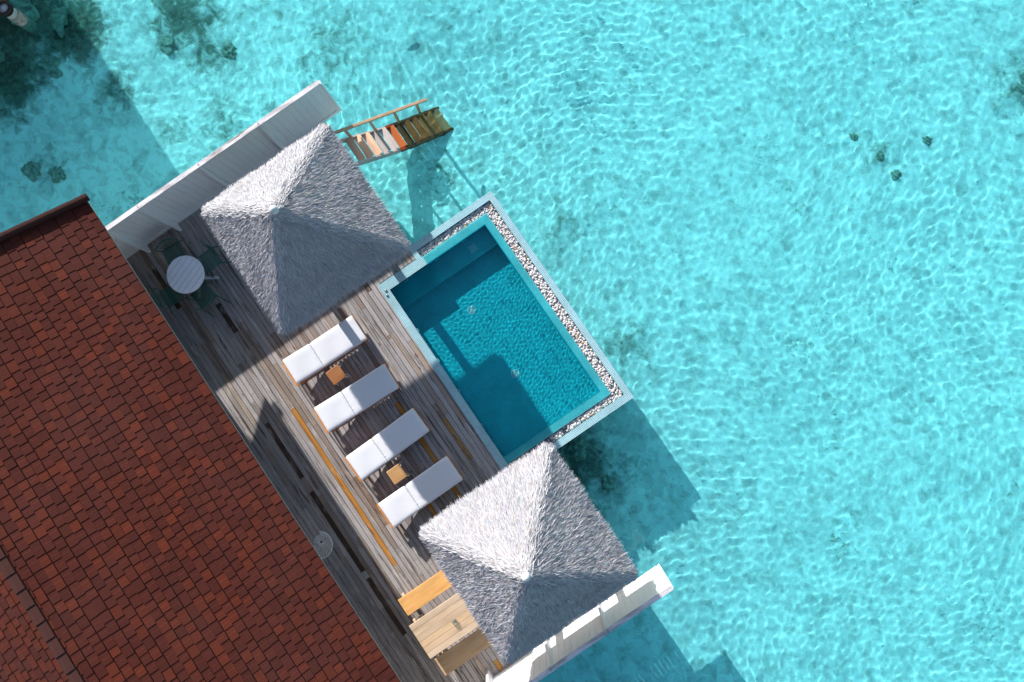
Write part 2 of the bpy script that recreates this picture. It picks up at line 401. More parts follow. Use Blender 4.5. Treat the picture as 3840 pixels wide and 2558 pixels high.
def coral(x, y, r_, h, label, seed):
    bm = bmesh.new(); bmesh.ops.create_icosphere(bm, subdivisions=4, radius=1.0); rr = random.Random(seed)
    k = [(Vector((rr.uniform(-1, 1), rr.uniform(-1, 1), rr.uniform(-1, 1))), rr.uniform(2, 7), rr.uniform(0, 6)) for _ in range(12)]
    for v in bm.verts:
        d = v.co.normalized(); f = 1 + sum(.11 * math.sin(a.dot(d) * b * 1.6 + c) for a, b, c in k) * .9
        v.co = Vector((d.x * r_ * f, d.y * r_ * f * .85, d.z * h * f))
    me = bpy.data.meshes.new('coral_rock'); bm.to_mesh(me); bm.free(); finish(me, None, True)
    o = link('coral_rock', me, M['coral'], None, (x, y, float(bed_z(np.array([x]), np.array([y]))[0]) - h * .05))
    tag(o, label, 'coral rock', 'coral rocks on the seabed'); return under(o)
for i, (x, y, r_, h, lb) in enumerate([
    (.65, 11.75, .17, .2, 'small dark coral rock alone on bright sand in the upper right sea'),
    (.30, 10.5, .20, .22, 'dark oval coral rock left of the middle of the upper right rubble cluster'),
    (-.5, 10.25, .17, .18, 'dark coral rock at the upper left of the upper right rubble cluster'),
    (.95, 10.55, .2, .16, 'grey green coral rock at the lower end of the upper right rubble cluster'),
    (-12.5, -8.4, .28, .2, 'round grey green coral mound, left one of a pair near the red roof'),
    (-11.95, -7.85, .26, .25, 'round dark coral mound, right one of a pair near the red roof'),
    (-16.3, -6.2, .5, .4, 'blackish brown coral head beside the white pile in the shade'),
    (-15.8, -7.5, .35, .3, 'dark brown coral head at the left edge of the shaded reef'),
    (-15.5, -5.5, .4, .3, 'dark coral head at the sunlit border of the shaded reef'),
    (-13.2, -3.4, .28, .25, 'dark green coral rock on sunlit sand left of the white wall tip'),
    (-12.1, -2.1, .25, .2, 'green coral rock above the far tip of the white wall'),
    (-14.6, -6.4, .32, .28, 'dark coral lump in the middle of the shaded reef'),
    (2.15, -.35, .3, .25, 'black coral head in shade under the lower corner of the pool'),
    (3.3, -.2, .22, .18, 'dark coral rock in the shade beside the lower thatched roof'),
    (1.0, 14.7, .35, .25, 'dark coral patch at the right edge of the sea'),
    ]): coral(x, y, r_ * (.62 if y > 9 else .85), h * (.4 if y > 9 else .6), lb, 40 + i)

# ------------------------------------------------------------------ deck
PITCH, BW, BT = .1225, .1130, .03
def deck_col():
    t = rnd.random()
    if t < .72: b = rnd.uniform(.275, .39); c = (b * 1.05, b * .955, b * .91)
    elif t < .87: b = rnd.uniform(.21, .28); c = (b * 1.07, b * .94, b * .87)
    elif t < .95: b = rnd.uniform(.24, .31); c = (b * 1.18, b * .94, b * .76)
    else: b = rnd.uniform(.17, .23); c = (b * 1.15, b * .9, b * .75)
    return c
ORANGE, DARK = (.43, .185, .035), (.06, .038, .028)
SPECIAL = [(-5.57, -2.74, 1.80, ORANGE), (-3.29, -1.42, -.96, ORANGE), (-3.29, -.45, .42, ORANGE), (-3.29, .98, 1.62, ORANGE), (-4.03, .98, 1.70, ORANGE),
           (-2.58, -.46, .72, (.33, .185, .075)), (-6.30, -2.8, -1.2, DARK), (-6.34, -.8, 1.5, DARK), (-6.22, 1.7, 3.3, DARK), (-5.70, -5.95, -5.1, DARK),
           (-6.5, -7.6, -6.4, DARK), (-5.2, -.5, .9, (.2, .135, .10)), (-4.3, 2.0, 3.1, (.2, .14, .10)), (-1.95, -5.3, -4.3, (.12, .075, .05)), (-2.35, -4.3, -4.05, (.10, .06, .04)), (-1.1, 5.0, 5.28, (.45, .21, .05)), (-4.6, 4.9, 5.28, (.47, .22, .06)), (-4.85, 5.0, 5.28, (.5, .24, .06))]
deck = MB()
y = -0.955 - BW
while y > -8.2:
    yc = y + BW / 2
    spans = [(-8.2, 5.285)]
    if yc > -2.07: spans = [(-8.2, -4.07), (1.76, 5.285)] if yc < -1.24 else [(-8.2, -4.07)]
    if yc > -2.4 and yc <= -2.07: spans = [(-8.2, 5.285)]
    for a, b in spans:
        cuts = [a]; x = a + rnd.uniform(.5, 3.4)
        while x < b - .5: cuts.append(x); x += rnd.choice([2.4, 2.4, 3.0, 3.6, 1.8])
        cuts.append(b)
        segs = [(cuts[i], cuts[i + 1], None) for i in range(len(cuts) - 1)]
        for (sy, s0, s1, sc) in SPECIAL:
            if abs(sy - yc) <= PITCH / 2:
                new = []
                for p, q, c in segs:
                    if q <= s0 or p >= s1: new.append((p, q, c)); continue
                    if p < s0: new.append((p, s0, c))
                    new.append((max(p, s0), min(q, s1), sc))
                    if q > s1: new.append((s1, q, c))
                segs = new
        for p, q, c in segs:
            if q - p < .02: continue
            dz = rnd.uniform(-.003, .002); w = rnd.uniform(-.0025, .001)
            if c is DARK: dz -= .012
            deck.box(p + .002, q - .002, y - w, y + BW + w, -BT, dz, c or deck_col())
    y -= PITCH
deck_o = deck.build('deck', M['deck']); tag(deck_o, kind='structure')
fr = MB()
for yy in (-1.0, -2.25, -3.6, -5.0, -6.4, -7.8):
    for a, b in ([(-8.2, -4.45)] if yy > -2.2 else [(-8.2, 5.28)]): fr.box(a, b, yy - .05, yy + .05, -.30, -.10, (1, 1, 1))
for k in range(24):
    xx = -8.15 + .58 * k
    y1 = -.99 if xx < -4.5 else -1.22 if xx > 1.8 else -2.14
    fr.box(xx - .025, xx + .025, -8.1, y1, -.098, -BT - .002)
fr.box(-8.19, 5.27, -8.1, -2.16, -.335, -.325); fr.box(-8.19, -4.46, -2.159, -1.02, -.335, -.325); fr.box(1.78, 5.27, -2.159, -1.24, -.335, -.325)  # unseen sheet added below the joists to block sun through board gaps
fr.build('deck_frame_and_sun_sheet', M['post'], deck_o)
pile_mb = MB(); pile_mb.lathe([(0, -2.7), (.11, -2.7), (.11, -.3), (0, -.3)], 14)
pile0 = pile_mb.build('pile', M['concrete'], deck_o, (-7.6, -1.3, 0), True); under(pile0)
for (px, py) in [(-4.9, -1.3), (2.3, -1.3), (4.9, -1.3), (-7.6, -4.5), (-4.0, -4.5), (-.4, -4.5), (2.3, -4.5), (4.9, -4.5), (-7.6, -7.8), (-.4, -7.8), (4.9, -7.8)]:
    c = pile0.copy(); COL.objects.link(c); c.parent = deck_o; c.location = (px, py, 0)
fa = MB()
fa.box(-8.2, -4.45, -.95, -.925, -.22, -.005); fa.box(1.78, 5.28, -1.21, -1.185, -.22, -.005)
fa.build('fascia_board', M['post'], deck_o)

# ------------------------------------------------------------------ white privacy walls
def privacy_wall(x_in, sgn, y0, y1, fins, label, ph):
    # x_in: deck side face; sgn: -1 when the deck lies on the +X side
    t = thing('privacy_wall', label, 'wall', (x_in, (y0 + y1) / 2, 0), 0, 'white privacy walls at the deck ends')
    oy = (y0 + y1) / 2; p = MB(); out = sgn
    yy = y0 - oy; k = 0
    while yy < y1 - oy - .01:
        e = min(yy + .162, y1 - oy); p.box(min(0, out * .05), max(0, out * .05), yy + .004, e - .004, .0 if yy > 2.9 else -.10, 1.70); yy += .165; k += 1
    p.box(min(out * .012, out * .04), max(out * .012, out * .04), y0 - oy, y1 - oy, .003, 1.69, (.8, .8, .8))
    p.build('board_panel', M['paint'], t)
    c = MB(); c.box(min(-out * .022, out * .085), max(-out * .022, out * .085), y0 - oy - .01, y1 - oy + .012, 1.703, 1.735)
    c.build('top_cap', M['cap'], t)
    b = MB(); b.box(min(0, -out * .022), max(0, -out * .022), y0 - oy, y1 - oy - .04, .003, .13); b.build('base_board', M['paint'], t)
    e = MB(); e.box(min(-out * .02, out * .07), max(-out * .02, out * .07), y1 - oy + .0005, y1 - oy + .04, -.02, 1.70); e.build('end_board', M['paint'], t)
    for fy in fins:
        f = MB(); d = -out
        pr = [(.0, .0), (d * .23, .0), (d * .23, .12), (d * .035, 1.70), (.0, 1.70)]
        a = [(x, fy - oy - .03, z) for x, z in pr]; bb = [(x, fy - oy + .03, z) for x, z in pr]
        if d > 0: f.hexa(bb, a)
        else: f.hexa(a, bb)
        f.build('brace', M['paint'], t)
    for q in fins:
        s = MB()
        for dx in (.012, .05): s.lathe([(0, 1.7355), (.011, 1.7355), (.011, 1.739), (0, 1.7392)], 8, (out * dx, q - oy, 0))
        s.build('screw', M['dark'], t)
    return t
w1 = privacy_wall(-8.22, -1, -8.0, -.46, [-2.11, -3.75, -5.42, -6.36], 'white board privacy wall in shade beside the upper thatched roof, green chairs at its foot', 0)
w2 = privacy_wall(5.31, 1, -8.0, -.32, [-1.97, -3.45, -5.08], 'sunlit white board privacy wall below the lower thatched roof, roof shadow across it', 1)
cap1 = MB(); cap1.box(-8.375, -8.31, -7.9, -6.72, 1.66, 1.76); cap1.build('cap_block', M['cap'], w1, (8.22, 4.23, 0))

# ------------------------------------------------------------------ house
EAVE_Y, EAVE_Z, RIDGE_Y, PIT = -6.04, 2.42, -10.55, math.tan(R(19.5))
RIDGE_Z = EAVE_Z + (EAVE_Y - RIDGE_Y) * PIT
HX0, HX1 = -8.70, 6.6
house = thing('house', 'large villa under a dark red shingle roof along the deck', 'house', (-1, -10.5, 0))
house.rotation_euler = (0, 0, 0)
def H(o): o.location = tuple(-c for c in house.location); return o
RED = [(.066, .0160, .0110), (.069, .0166, .0113), (.073, .0174, .0116), (.063, .0155, .0107), (.076, .0180, .0119)]
HOT = [(.093, .0205, .0112), (.101, .0215, .0110), (.086, .0197, .0114)]
def roof_slope(mb, sgn, band=.352):
    # sgn +1 falls toward the sea, -1 away from it; wedge shaped tabs, two staggered rows to a band
    run = EAVE_Y - RIDGE_Y; n = int(run / band) + 1
    def pt(x, d, lift): return (x, RIDGE_Y + sgn * d, RIDGE_Z - d * PIT + lift)
    for i in range(n):
        e1 = run - i * band; e0 = max(e1 - band + .017, 0.0); em = (e0 + e1) / 2
        for h, (d0, d1) in enumerate(((e0, em), (em, e1))):
            if d1 - d0 < .03: continue
            x = HX0 + .02 - rnd.uniform(0, .25)
            while x < HX1:
                w = rnd.choice([.19, .225, .225, .24, .26, .30]) * rnd.uniform(.96, 1.04)
                xa, xb = max(x, HX0 + .02), min(x + w, HX1); x += w
                if xb - xa < .03: continue
                hi = rnd.uniform(.014, .017); c = rnd.choice(HOT) if rnd.random() < (.27 if sgn > 0 else .6) else rnd.choice(RED)
                kf = rnd.uniform(.9, 1.1); c = tuple(k * kf for k in c)
                da, db = d0 + rnd.uniform(-.004, .004) * (h == 1), d1 + rnd.uniform(-.006, .006) * (h == 0)
                P = [pt(xa, da, .004), pt(xb, da, hi), pt(xb, db, hi + .001), pt(xa, db, .005)]
                Q = [pt(xa, da, -.02), pt(xb, da, -.02), pt(xb, db, -.02), pt(xa, db, -.02)]
                if sgn > 0: P.reverse(); Q.reverse()
                mb.hexa(Q, P, c)
                if rnd.random() < .85:
                    f0 = rnd.uniform(.35, .55); f1 = f0 + .012 / (xb - xa); cl = tuple(min(1, k * 1.8) for k in c)  # paler strip: tab seam with its highlight put into the colour
                    def on(f, g): return pt(xa + (xb - xa) * f, da + (db - da) * g, .004 + (hi - .004) * f + .001 * g + .0018)
                    q = [on(f0, .05), on(f1, .05), on(f1, .95), on(f0, .95)]
                    if sgn > 0: q.reverse()
                    mb.face(q, cl)
        mb.face([pt(HX0 + .02, e0 - .02, -.012), pt(HX1, e0 - .02, -.012), pt(HX1, e0 + .004, -.012), pt(HX0 + .02, e0 + .004, -.012)][::(-1 if sgn > 0 else 1)], (.02, .012, .012))
rf = MB(); roof_slope(rf, 1); roof_slope(rf, -1)
roof_o = H(rf.build('roof', M['shingle'], house))
rc = MB(); x = HX0
k = 0
while x < HX1:
    c = (.066, .026, .021) if k % 2 else (.062, .025, .020); k += 1; L = .36
    for sg in (1, -1):
        z0, z1 = RIDGE_Z + .060, RIDGE_Z + .060
        a = [(x, RIDGE_Y, z1 - .01), (x + L + .03, RIDGE_Y, z0 + .012), (x + L + .03, RIDGE_Y + sg * .11, z0 + .008 - .11 * PIT), (x, RIDGE_Y + sg * .107, z1 - .01 - .107 * PIT)]
        b = [(p[0], p[1], p[2] - .045) for p in a]
        if sg > 0: rc.hexa(b[::-1], a[::-1], c)
        else: rc.hexa(b, a, c)
    x += L
rc_o = rc.build('ridge_cap', M['shingle'], roof_o)
for xo in (HX0, HX1):
    rk = MB()
    for sg in (1, -1):
        d = 0.0; run = EAVE_Y - RIDGE_Y + .08
        while d < run:
            L = .42; d2 = min(d + L + .03, run)
            p = [(xo, RIDGE_Y + sg * d, RIDGE_Z - d * PIT + .05), (xo, RIDGE_Y + sg * d2, RIDGE_Z - d2 * PIT + .062)]
            rk.tube(p, .085, 10, (.045, .019, .016))
            for dx in (-.05, .0, .05): rk.tube([Vector(q) + Vector((dx, 0, .07 if dx == 0 else .055)) for q in p], .018, 6, (.06, .024, .020))
            d += L
    rk.build('rake_trim', M['shingle'], roof_o)
so_ = MB(); run = EAVE_Y - RIDGE_Y
for sg in (1, -1):
    a = [(HX0 + .03, RIDGE_Y, RIDGE_Z - .03), (HX1 - .03, RIDGE_Y, RIDGE_Z - .03), (HX1 - .03, RIDGE_Y + sg * (run - .04), RIDGE_Z - .03 - (run - .04) * PIT), (HX0 + .03, RIDGE_Y + sg * (run - .04), RIDGE_Z - .03 - (run - .04) * PIT)]
    b = [(p[0], p[1], p[2] - .14) for p in a]
    if sg > 0: so_.hexa(b[::-1], a[::-1], (.5, .45, .4))
    else: so_.hexa(b, a, (.5, .45, .4))
H(so_.build('roof_underside', M['plaster'], house))
wl = MB(); WX0, WX1, WY0, WY1 = -8.0, 5.9, -14.1, -7.0
zt = RIDGE_Z - (WY1 - RIDGE_Y) * PIT - .2
OPEN = [(-6.6, -4.2), (-3.0, -.6), (.6, 3.0)]
xs = WX0
for a, b in OPEN: wl.box(xs, a, WY1 - .15, WY1, .002, zt); wl.box(a, b, WY1 - .15, WY1, 2.08, zt); xs = b
wl.box(xs, WX1, WY1 - .15, WY1, .002, zt)
wl.box(WX0, WX1, WY0, WY0 + .15, 0, zt)
for xx in (WX0, WX1 - .15):
    a = [(xx, WY0 + .152, 0), (xx, WY1 - .152, 0), (xx, WY1 - .152, zt), (xx, RIDGE_Y, RIDGE_Z - .2), (xx, WY0 + .152, zt)]
    wl.hexa(a[::-1], [(p[0] + .15, p[1], p[2]) for p in a][::-1])
H(wl.build('wall', M['plaster'], house))
for a, b in OPEN:
    w = MB(); w.box(a, a + .06, WY1 - .11, WY1 - .04, .01, 2.078); w.box(b - .06, b, WY1 - .11, WY1 - .04, .01, 2.078); w.box(a + .061, b - .061, WY1 - .11, WY1 - .04, 2.02, 2.078)
    w.box((a + b) / 2 - .03, (a + b) / 2 + .03, WY1 - .11, WY1 - .04, .01, 2.019)
    f = H(w.build('glass_door', M['white'], house)); pn = MB(); pn.box(a + .062, (a + b) / 2 - .032, WY1 - .085, WY1 - .075, .015, 2.018); pn.box((a + b) / 2 + .032, b - .062, WY1 - .085, WY1 - .075, .015, 2.018)
    pn.build('pane', M['glasspane'], f)
fl = MB(); fl.box(-8.15, 6.0, -14.4, -8.22, -.30, -.004); H(fl.build('floor_slab', M['concrete'], house))
nb = dup(house, (-1 - 24.1, -10.5 + .72, 0), 0, 'neighbouring villa with a red shingle roof beyond the left edge')
for i, (x, y) in enumerate([(-8, -8.5), (-8, -14), (0, -14), (6, -14), (6, -8.5)]):
    for root, ox, oy in ((house, 0, 0), (nb, -24.1, .72)):
        c = pile0.copy(); COL.objects.link(c); c.parent = root; c.location = (x + 1, y + 10.5, 0)

# ------------------------------------------------------------------ thatched gazebos
GE, GZE, GZA = 1.555, 2.45, 4.22      # half width, eave and apex height
def strands(P, D, N, L, Wd, lift, cols):
    """P base points, D unit down-slope directions, N unit surface normals -> two-quad tapered blades"""
    n = len(P); side = np.cross(D, N); side /= np.linalg.norm(side, axis=1)[:, None]
    tw = rng.normal(0, .5, n)[:, None]; side = side * np.cos(tw) + N * np.sin(tw)
    mid = P + D * (L * .5)[:, None] + N * (L * .5 * lift)[:, None]
    tip = P + D * L[:, None] + N * (L * lift * .75)[:, None] - np.array([0, 0, 1.0]) * (L * .08)[:, None]
    w = Wd[:, None]
    v = np.stack([P - side * w * .5, P + side * w * .5, mid - side * w * .5, mid + side * w * .5, tip - side * w * .12, tip + side * w * .12], 1).reshape(-1, 3)
    b = (np.arange(n) * 6)[:, None]
    q = np.concatenate([b + np.array([[0, 1, 3, 2]]), b + np.array([[2, 3, 5, 4]])], 1).reshape(-1, 4)
    return v, q, np.repeat(cols, 2, axis=0)
def thatch_mesh(seed):
    global rng
    rng = np.random.default_rng(seed)
    V, Q, Cc = [], [], []; off = 0
    apex = np.array([0, 0, GZA]); base = [np.array([sx * GE, sy * GE, GZE]) for sx, sy in ((-1, -1), (1, -1), (1, 1), (-1, 1))]
    for k in range(4):
        A, B = base[k], base[(k + 1) % 4]; nrm = np.cross(B - A, apex - A); nrm /= np.linalg.norm(nrm)
        mid = (A + B) / 2; down = mid - apex; down /= np.linalg.norm(down)
        n = 33000; u = np.sqrt(rng.random(n)); t = rng.random(n)
        E_ = A + (B - A) * t[:, None]; P = apex + (E_ - apex) * u[:, None]
        rad = E_ - apex; rad /= np.linalg.norm(rad, axis=1)[:, None]
        D = .55 * down + .45 * rad; tang = np.cross(nrm, down)
        D = D + tang * rng.normal(0, .24, n)[:, None]
        D /= np.linalg.norm(D, axis=1)[:, None]
        wob = .007 * np.sin(P[:, 2] * 24 + 3 * np.sin(2.3 * (P @ tang)) + k) + .010 * np.sin(5 * (P @ tang) + P[:, 2] * 7)
        P = P + nrm * (.012 + wob + rng.uniform(-.01, .012, n))[:, None]
        L = rng.uniform(.12, .22, n); Wd = rng.uniform(.0062, .0105, n)
        lift = np.clip(rng.normal(.26, .13, n), .03, .7)
        g = rng.uniform(.34, .57, n); tint = rng.normal(0, .03, (n, 3)); cols = np.stack([g * 1.0, g * .965, g * .985], 1) + tint * np.array([1.0, .4, .9])
        dk = rng.random(n) < .06; cols[dk] *= np.array([.62, .5, .52]); bl = rng.random(n) < .15; cols[bl] *= np.array([.84, .92, 1.04])
        v, q, c = strands(P, D, np.repeat(nrm[None], n, 0), L, Wd, lift, cols); V.append(v); Q.append(q + off); Cc.append(c); off += len(v)
        # fringe along the eave
        n = 2600; t = rng.random(n); P = A + (B - A) * t[:, None] + nrm * rng.uniform(-.07, .02, n)[:, None] - down * rng.uniform(0, .08, n)[:, None]
        out = down * .8 + np.array([0, 0, -1]) * .25; cs = (A + B) / 2 - np.array([0, 0, GZE]); 
        D = np.repeat((out)[None], n, 0) + tang * (rng.normal(0, .18, n))[:, None] + (B - A) / np.linalg.norm(B - A) * ((t - .5) * .5)[:, None]
        D /= np.linalg.norm(D, axis=1)[:, None]; L = rng.uniform(.08, .17, n); Wd = rng.uniform(.009, .015, n)
        g = rng.uniform(.36, .58, n); cols = np.stack([g, g * .96, g * .97], 1)
        v, q, c = strands(P, D, np.repeat(nrm[None], n, 0), L, Wd, np.full(n, .05), cols); V.append(v); Q.append(q + off); Cc.append(c); off += len(v)
        # hips: strands laid over the edge between two slopes
        n = 2200; rd = B - apex; ln = np.linalg.norm(rd); rd /= ln; tt = rng.random(n) * ln
        n2 = np.cross(base[(k + 2) % 4] - B, apex - B); n2 /= np.linalg.norm(n2); hn = nrm + n2; hn /= np.linalg.norm(hn)
        P = apex + rd * tt[:, None] + hn * rng.uniform(-.02, .03, n)[:, None] + np.cross(hn, rd) * rng.normal(0, .05, n)[:, None]
        D = rd + np.cross(hn, rd) * rng.normal(0, .28, n)[:, None]; D /= np.linalg.norm(D, axis=1)[:, None]
        g = rng.uniform(.38, .62, n); cols = np.stack([g, g * .965, g * .98], 1)
        v, q, c = strands(P, D, np.repeat(hn[None], n, 0), rng.uniform(.10, .17, n), rng.uniform(.008, .015, n), np.clip(rng.normal(.2, .1, n), .03, .5), cols)
        V.append(v); Q.append(q + off); Cc.append(c); off += len(v)
    # solid body under the strands
    bt = np.array([[-1, -1], [1, -1], [1, 1], [-1, 1]]) * (GE - .02)
    body = np.array([[x, y, GZE - .02] for x, y in bt] + [[0, 0, GZA - .03]] + [[x, y, GZE - .14] for x, y in bt * .98] + [[0, 0, GZA - .18]])
    bf = [[0, 1, 4, 4], [1, 2, 4, 4], [2, 3, 4, 4], [3, 0, 4, 4]]
    v = np.concatenate(V + [body]); faces = np.concatenate(Q).tolist() + [[off + a, off + b, off + 4] for a, b in ((0, 1), (1, 2), (2, 3), (3, 0))] \
        + [[off + b, off + a, off + 5 + a, off + 5 + b] for a, b in ((0, 1), (1, 2), (2, 3), (3, 0))] + [[off + 5 + b, off + 5 + a, off + 9] for a, b in ((0, 1), (1, 2), (2, 3), (3, 0))]
    cols = np.concatenate(Cc + [np.full((12, 3), .40)])
    me = bpy.data.meshes.new('thatch_roof'); me.from_pydata(v.tolist(), [], faces); finish(me, cols)
    return me
def gazebo(cx, cy, seed, label):
    t = thing('thatched_gazebo', label, 'gazebo', (cx, cy, 0), 0, 'thatched gazebos on the deck')
    link('thatch_roof', thatch_mesh(seed), M['thatch'], t)
    f = MB(); f.lathe([(.10, GZA - .12), (.085, GZA + .02), (.07, GZA + .075), (.035, GZA + .105), (0, GZA + .11)], 16); f.build('finial', M['concrete'], t, None, True)
    pm = MB(); pm.box(-.085, .085, -.085, .085, 0.003, 2.36)
    for sx, sy in ((-1, -1), (1, -1), (1, 1), (-1, 1)): pm.build('post', M['post'], t, (sx * .87, sy * .87, 0), bevel=.01)
    for k in (-1, 1):
        b = MB(); b.box(-1.45, 1.45, k * .87 - .05, k * .87 + .05, 2.361, 2.46); b.build('beam', M['post'], t)
        b = MB(); b.box(k * .87 - .05, k * .87 + .05, -1.45, 1.45, 2.461, 2.55); b.build('beam', M['post'], t)
    for k in (-1, 1):
        b = MB(); b.tube([(-1.50, k * 1.585, GZE - .10), (1.50, k * 1.585, GZE - .10)], .03, 8); b.build('eave_pole', M['post'], t, None, True)
        b = MB(); b.tube([(k * 1.585, -1.50, GZE - .10), (k * 1.585, 1.50, GZE - .10)], .03, 8); b.build('eave_pole', M['post'], t, None, True)
    return t
gazebo(-5.42, -2.45, 5, 'pale thatched pyramid gazebo by the water stairs, beside the shaded white wall')
gazebo(2.90, -2.36, 9, 'pale thatched pyramid gazebo over the picnic table, beside the sunlit white wall')

# ------------------------------------------------------------------ pool
pool = thing('swimming_pool', 'rectangular blue mosaic plunge pool with pebble gutter at the deck edge', 'pool', (-1.3, -.3, 0))
PL = lambda o: (setattr(o, 'location', tuple(-c for c in pool.location)), under(o))[1]
def part(mb, name, m, par=None, **k):
    o = mb.build(name, m, par or pool, **k)
    if par is None: PL(o)
    else: under(o)
    return o
IX0, IX1, IY0, IY1, PF = -3.795, 1.127, -1.935, .885, -.56
b = MB()    # basin: floor and walls, tiled
b.box(IX0, IX1, IY0, IY1, PF - .06, PF)
b.box(IX0 - .02, IX0, IY0, IY1, PF - .06, -.014); b.box(IX1, IX1 + .02, IY0, IY1, PF - .06, -.014)
b.box(IX0 - .02, IX1 + .02, IY0 - .02, IY0, PF - .06, -.014); b.box(IX0 - .02, IX1 + .02, IY1, IY1 + .02, PF - .06, -.014)
part(b, 'basin', M['basin'])
b = MB(); b.box(IX0 + .001, -3.265, IY0 + .001, IY1 - .001, PF + .001, -.31); part(b, 'bench_step', M['basin'])
b = MB()
b.box(-4.045, IX0 - .0, -2.125, -.83, -.12, .035); b.box(IX0 + .0005, 1.345, -2.125, IY0 + .0, -.12, .035)
part(b, 'coping', M['tile'])
b = MB()
b.box(-4.02, IX0 - .021, -.829, 1.08, -.5, -.014); b.box(IX0 - .0205, 1.335, IY1 + .021, 1.08, -.5, -.014); b.box(IX1 + .021, 1.335, IY0 + .0, IY1 + .0205, -.5, -.014)
part(b, 'overflow_wall', M['wet'])
b = MB()
b.box(-4.40, -4.23, -.985, 1.49, -.42, .012); b.box(-4.2295, 1.53, 1.325, 1.49, -.42, .012); b.box(1.5305, 1.705, -2.05, 1.49, -.42, .012)
b.box(-4.2295, -4.046, -.985, -.85, -.42, .012); b.box(1.346, 1.53, -2.12, -2.0, -.42, .012)
part(b, 'outer_rim', M['tile'])
b = MB(); b.box(-4.24, -4.0, -.86, 1.33, -.30, -.21); b.box(-4.0, 1.35, 1.06, 1.33, -.30, -.212); b.box(1.32, 1.54, -2.0, 1.33, -.30, -.21)
part(b, 'gutter_floor', M['shell'])
b = MB()    # outer shell hanging over the sea
b.box(-4.39, -4.30, -.98, 1.48, -1.16, -.421); b.box(1.61, 1.70, -2.0, 1.48, -1.16, -.421); b.box(-4.299, 1.609, 1.39, 1.48, -1.16, -.421)
b.box(-4.39, 1.70, -2.1, 1.48, -1.22, -1.161); b.box(-4.39, 1.7, -2.12, -2.02, -1.16, -.421)
part(b, 'shell', M['shell'])
for (x, y) in [(-2.30, -.57), (-.38, -.567)]:
    d = MB(); d.lathe([(.105, 0), (.105, .012), (.088, .016), (.086, .006)], 28); d.lathe([(.025, .006), (.024, .015), (0, .016)], 16)
    for k in range(22):
        a = 2 * math.pi * k / 22; d.bar((.028 * math.cos(a), .028 * math.sin(a), .010), (.088 * math.cos(a), .088 * math.sin(a), .010), .011, .010)
    g = part(d, 'drain_grate', M['white'], pool); g.location = (x + 1.3, y + .3, PF + .001)
    k_ = MB(); k_.lathe([(.087, .002), (0, .002)], 24); part(k_, 'drain_well', M['dark'], g)
for (x, y, ax) in [(IX0 + .012, -1.525, 0), (IX0 + .012, -1.455, 0), (IX0 + .012, -.595, 0), (IX0 + .012, -.525, 0), (IX0 + .012, .215, 0), (IX0 + .012, .285, 0), (-2.6, IY0 + .012, 1), (-1.7, IY0 + .012, 1), (-.8, IY0 + .012, 1), (.2, IY0 + .012, 1)]:
    d = MB()
    if ax == 0: d.bar((0, 0, 0), (.02, 0, 0), .045, .045)
    else: d.bar((-.05, 0, 0), (.05, 0, 0), .03, .05)
    j = part(d, 'jet_nozzle', M['white'], pool, bevel=.006); j.location = (x + 1.3, y + .3, -.12)
d = MB(); d.box(-3.62, -3.42, .22, .44, -.3095, -.295); part(d, 'bench_lamp', M['tile'])
for p in (at(1447, 1090, .04), at(1452, 1108, .04)):
    d = MB(); d.lathe([(.028, 0), (.028, .02), (.012, .03), (0, .03)], 12); j = d.build('valve_cap', M['steel'], pool, None, True); j.location = (p.x + 1.3, p.y + .3, .036)
for (a, bb) in [(-1.98, -1.15), (-.95, -.72), (-.45, -.25)]:
    gr = MB(); yy = a
    while yy < bb: gr.box(1.345, 1.525, yy, yy + .012, -.095, -.075); yy += .026
    gr.box(1.43, 1.445, a, bb, -.11, -.0945)
    part(gr, 'gutter_grate', M['steel'])
pw = grid_obj('pool_water', np.arange(-4.018, 1.334, .016), np.arange(-1.934, 1.079, .016),
              lambda X, Y: -.0045 + waves(X, Y, .016, .075, .18, 34, 8, 1.9, .8) * np.clip(np.minimum(np.minimum(X + 3.85, 1.18 - X), np.minimum(Y + 2.2, .94 - Y)) / .12, .04, 1), M['poolw'],
              None, lambda x, y: (x > IX0) | (y > -.829))
tag(pw, kind='structure'); pw.cycles.is_caustics_caster = True

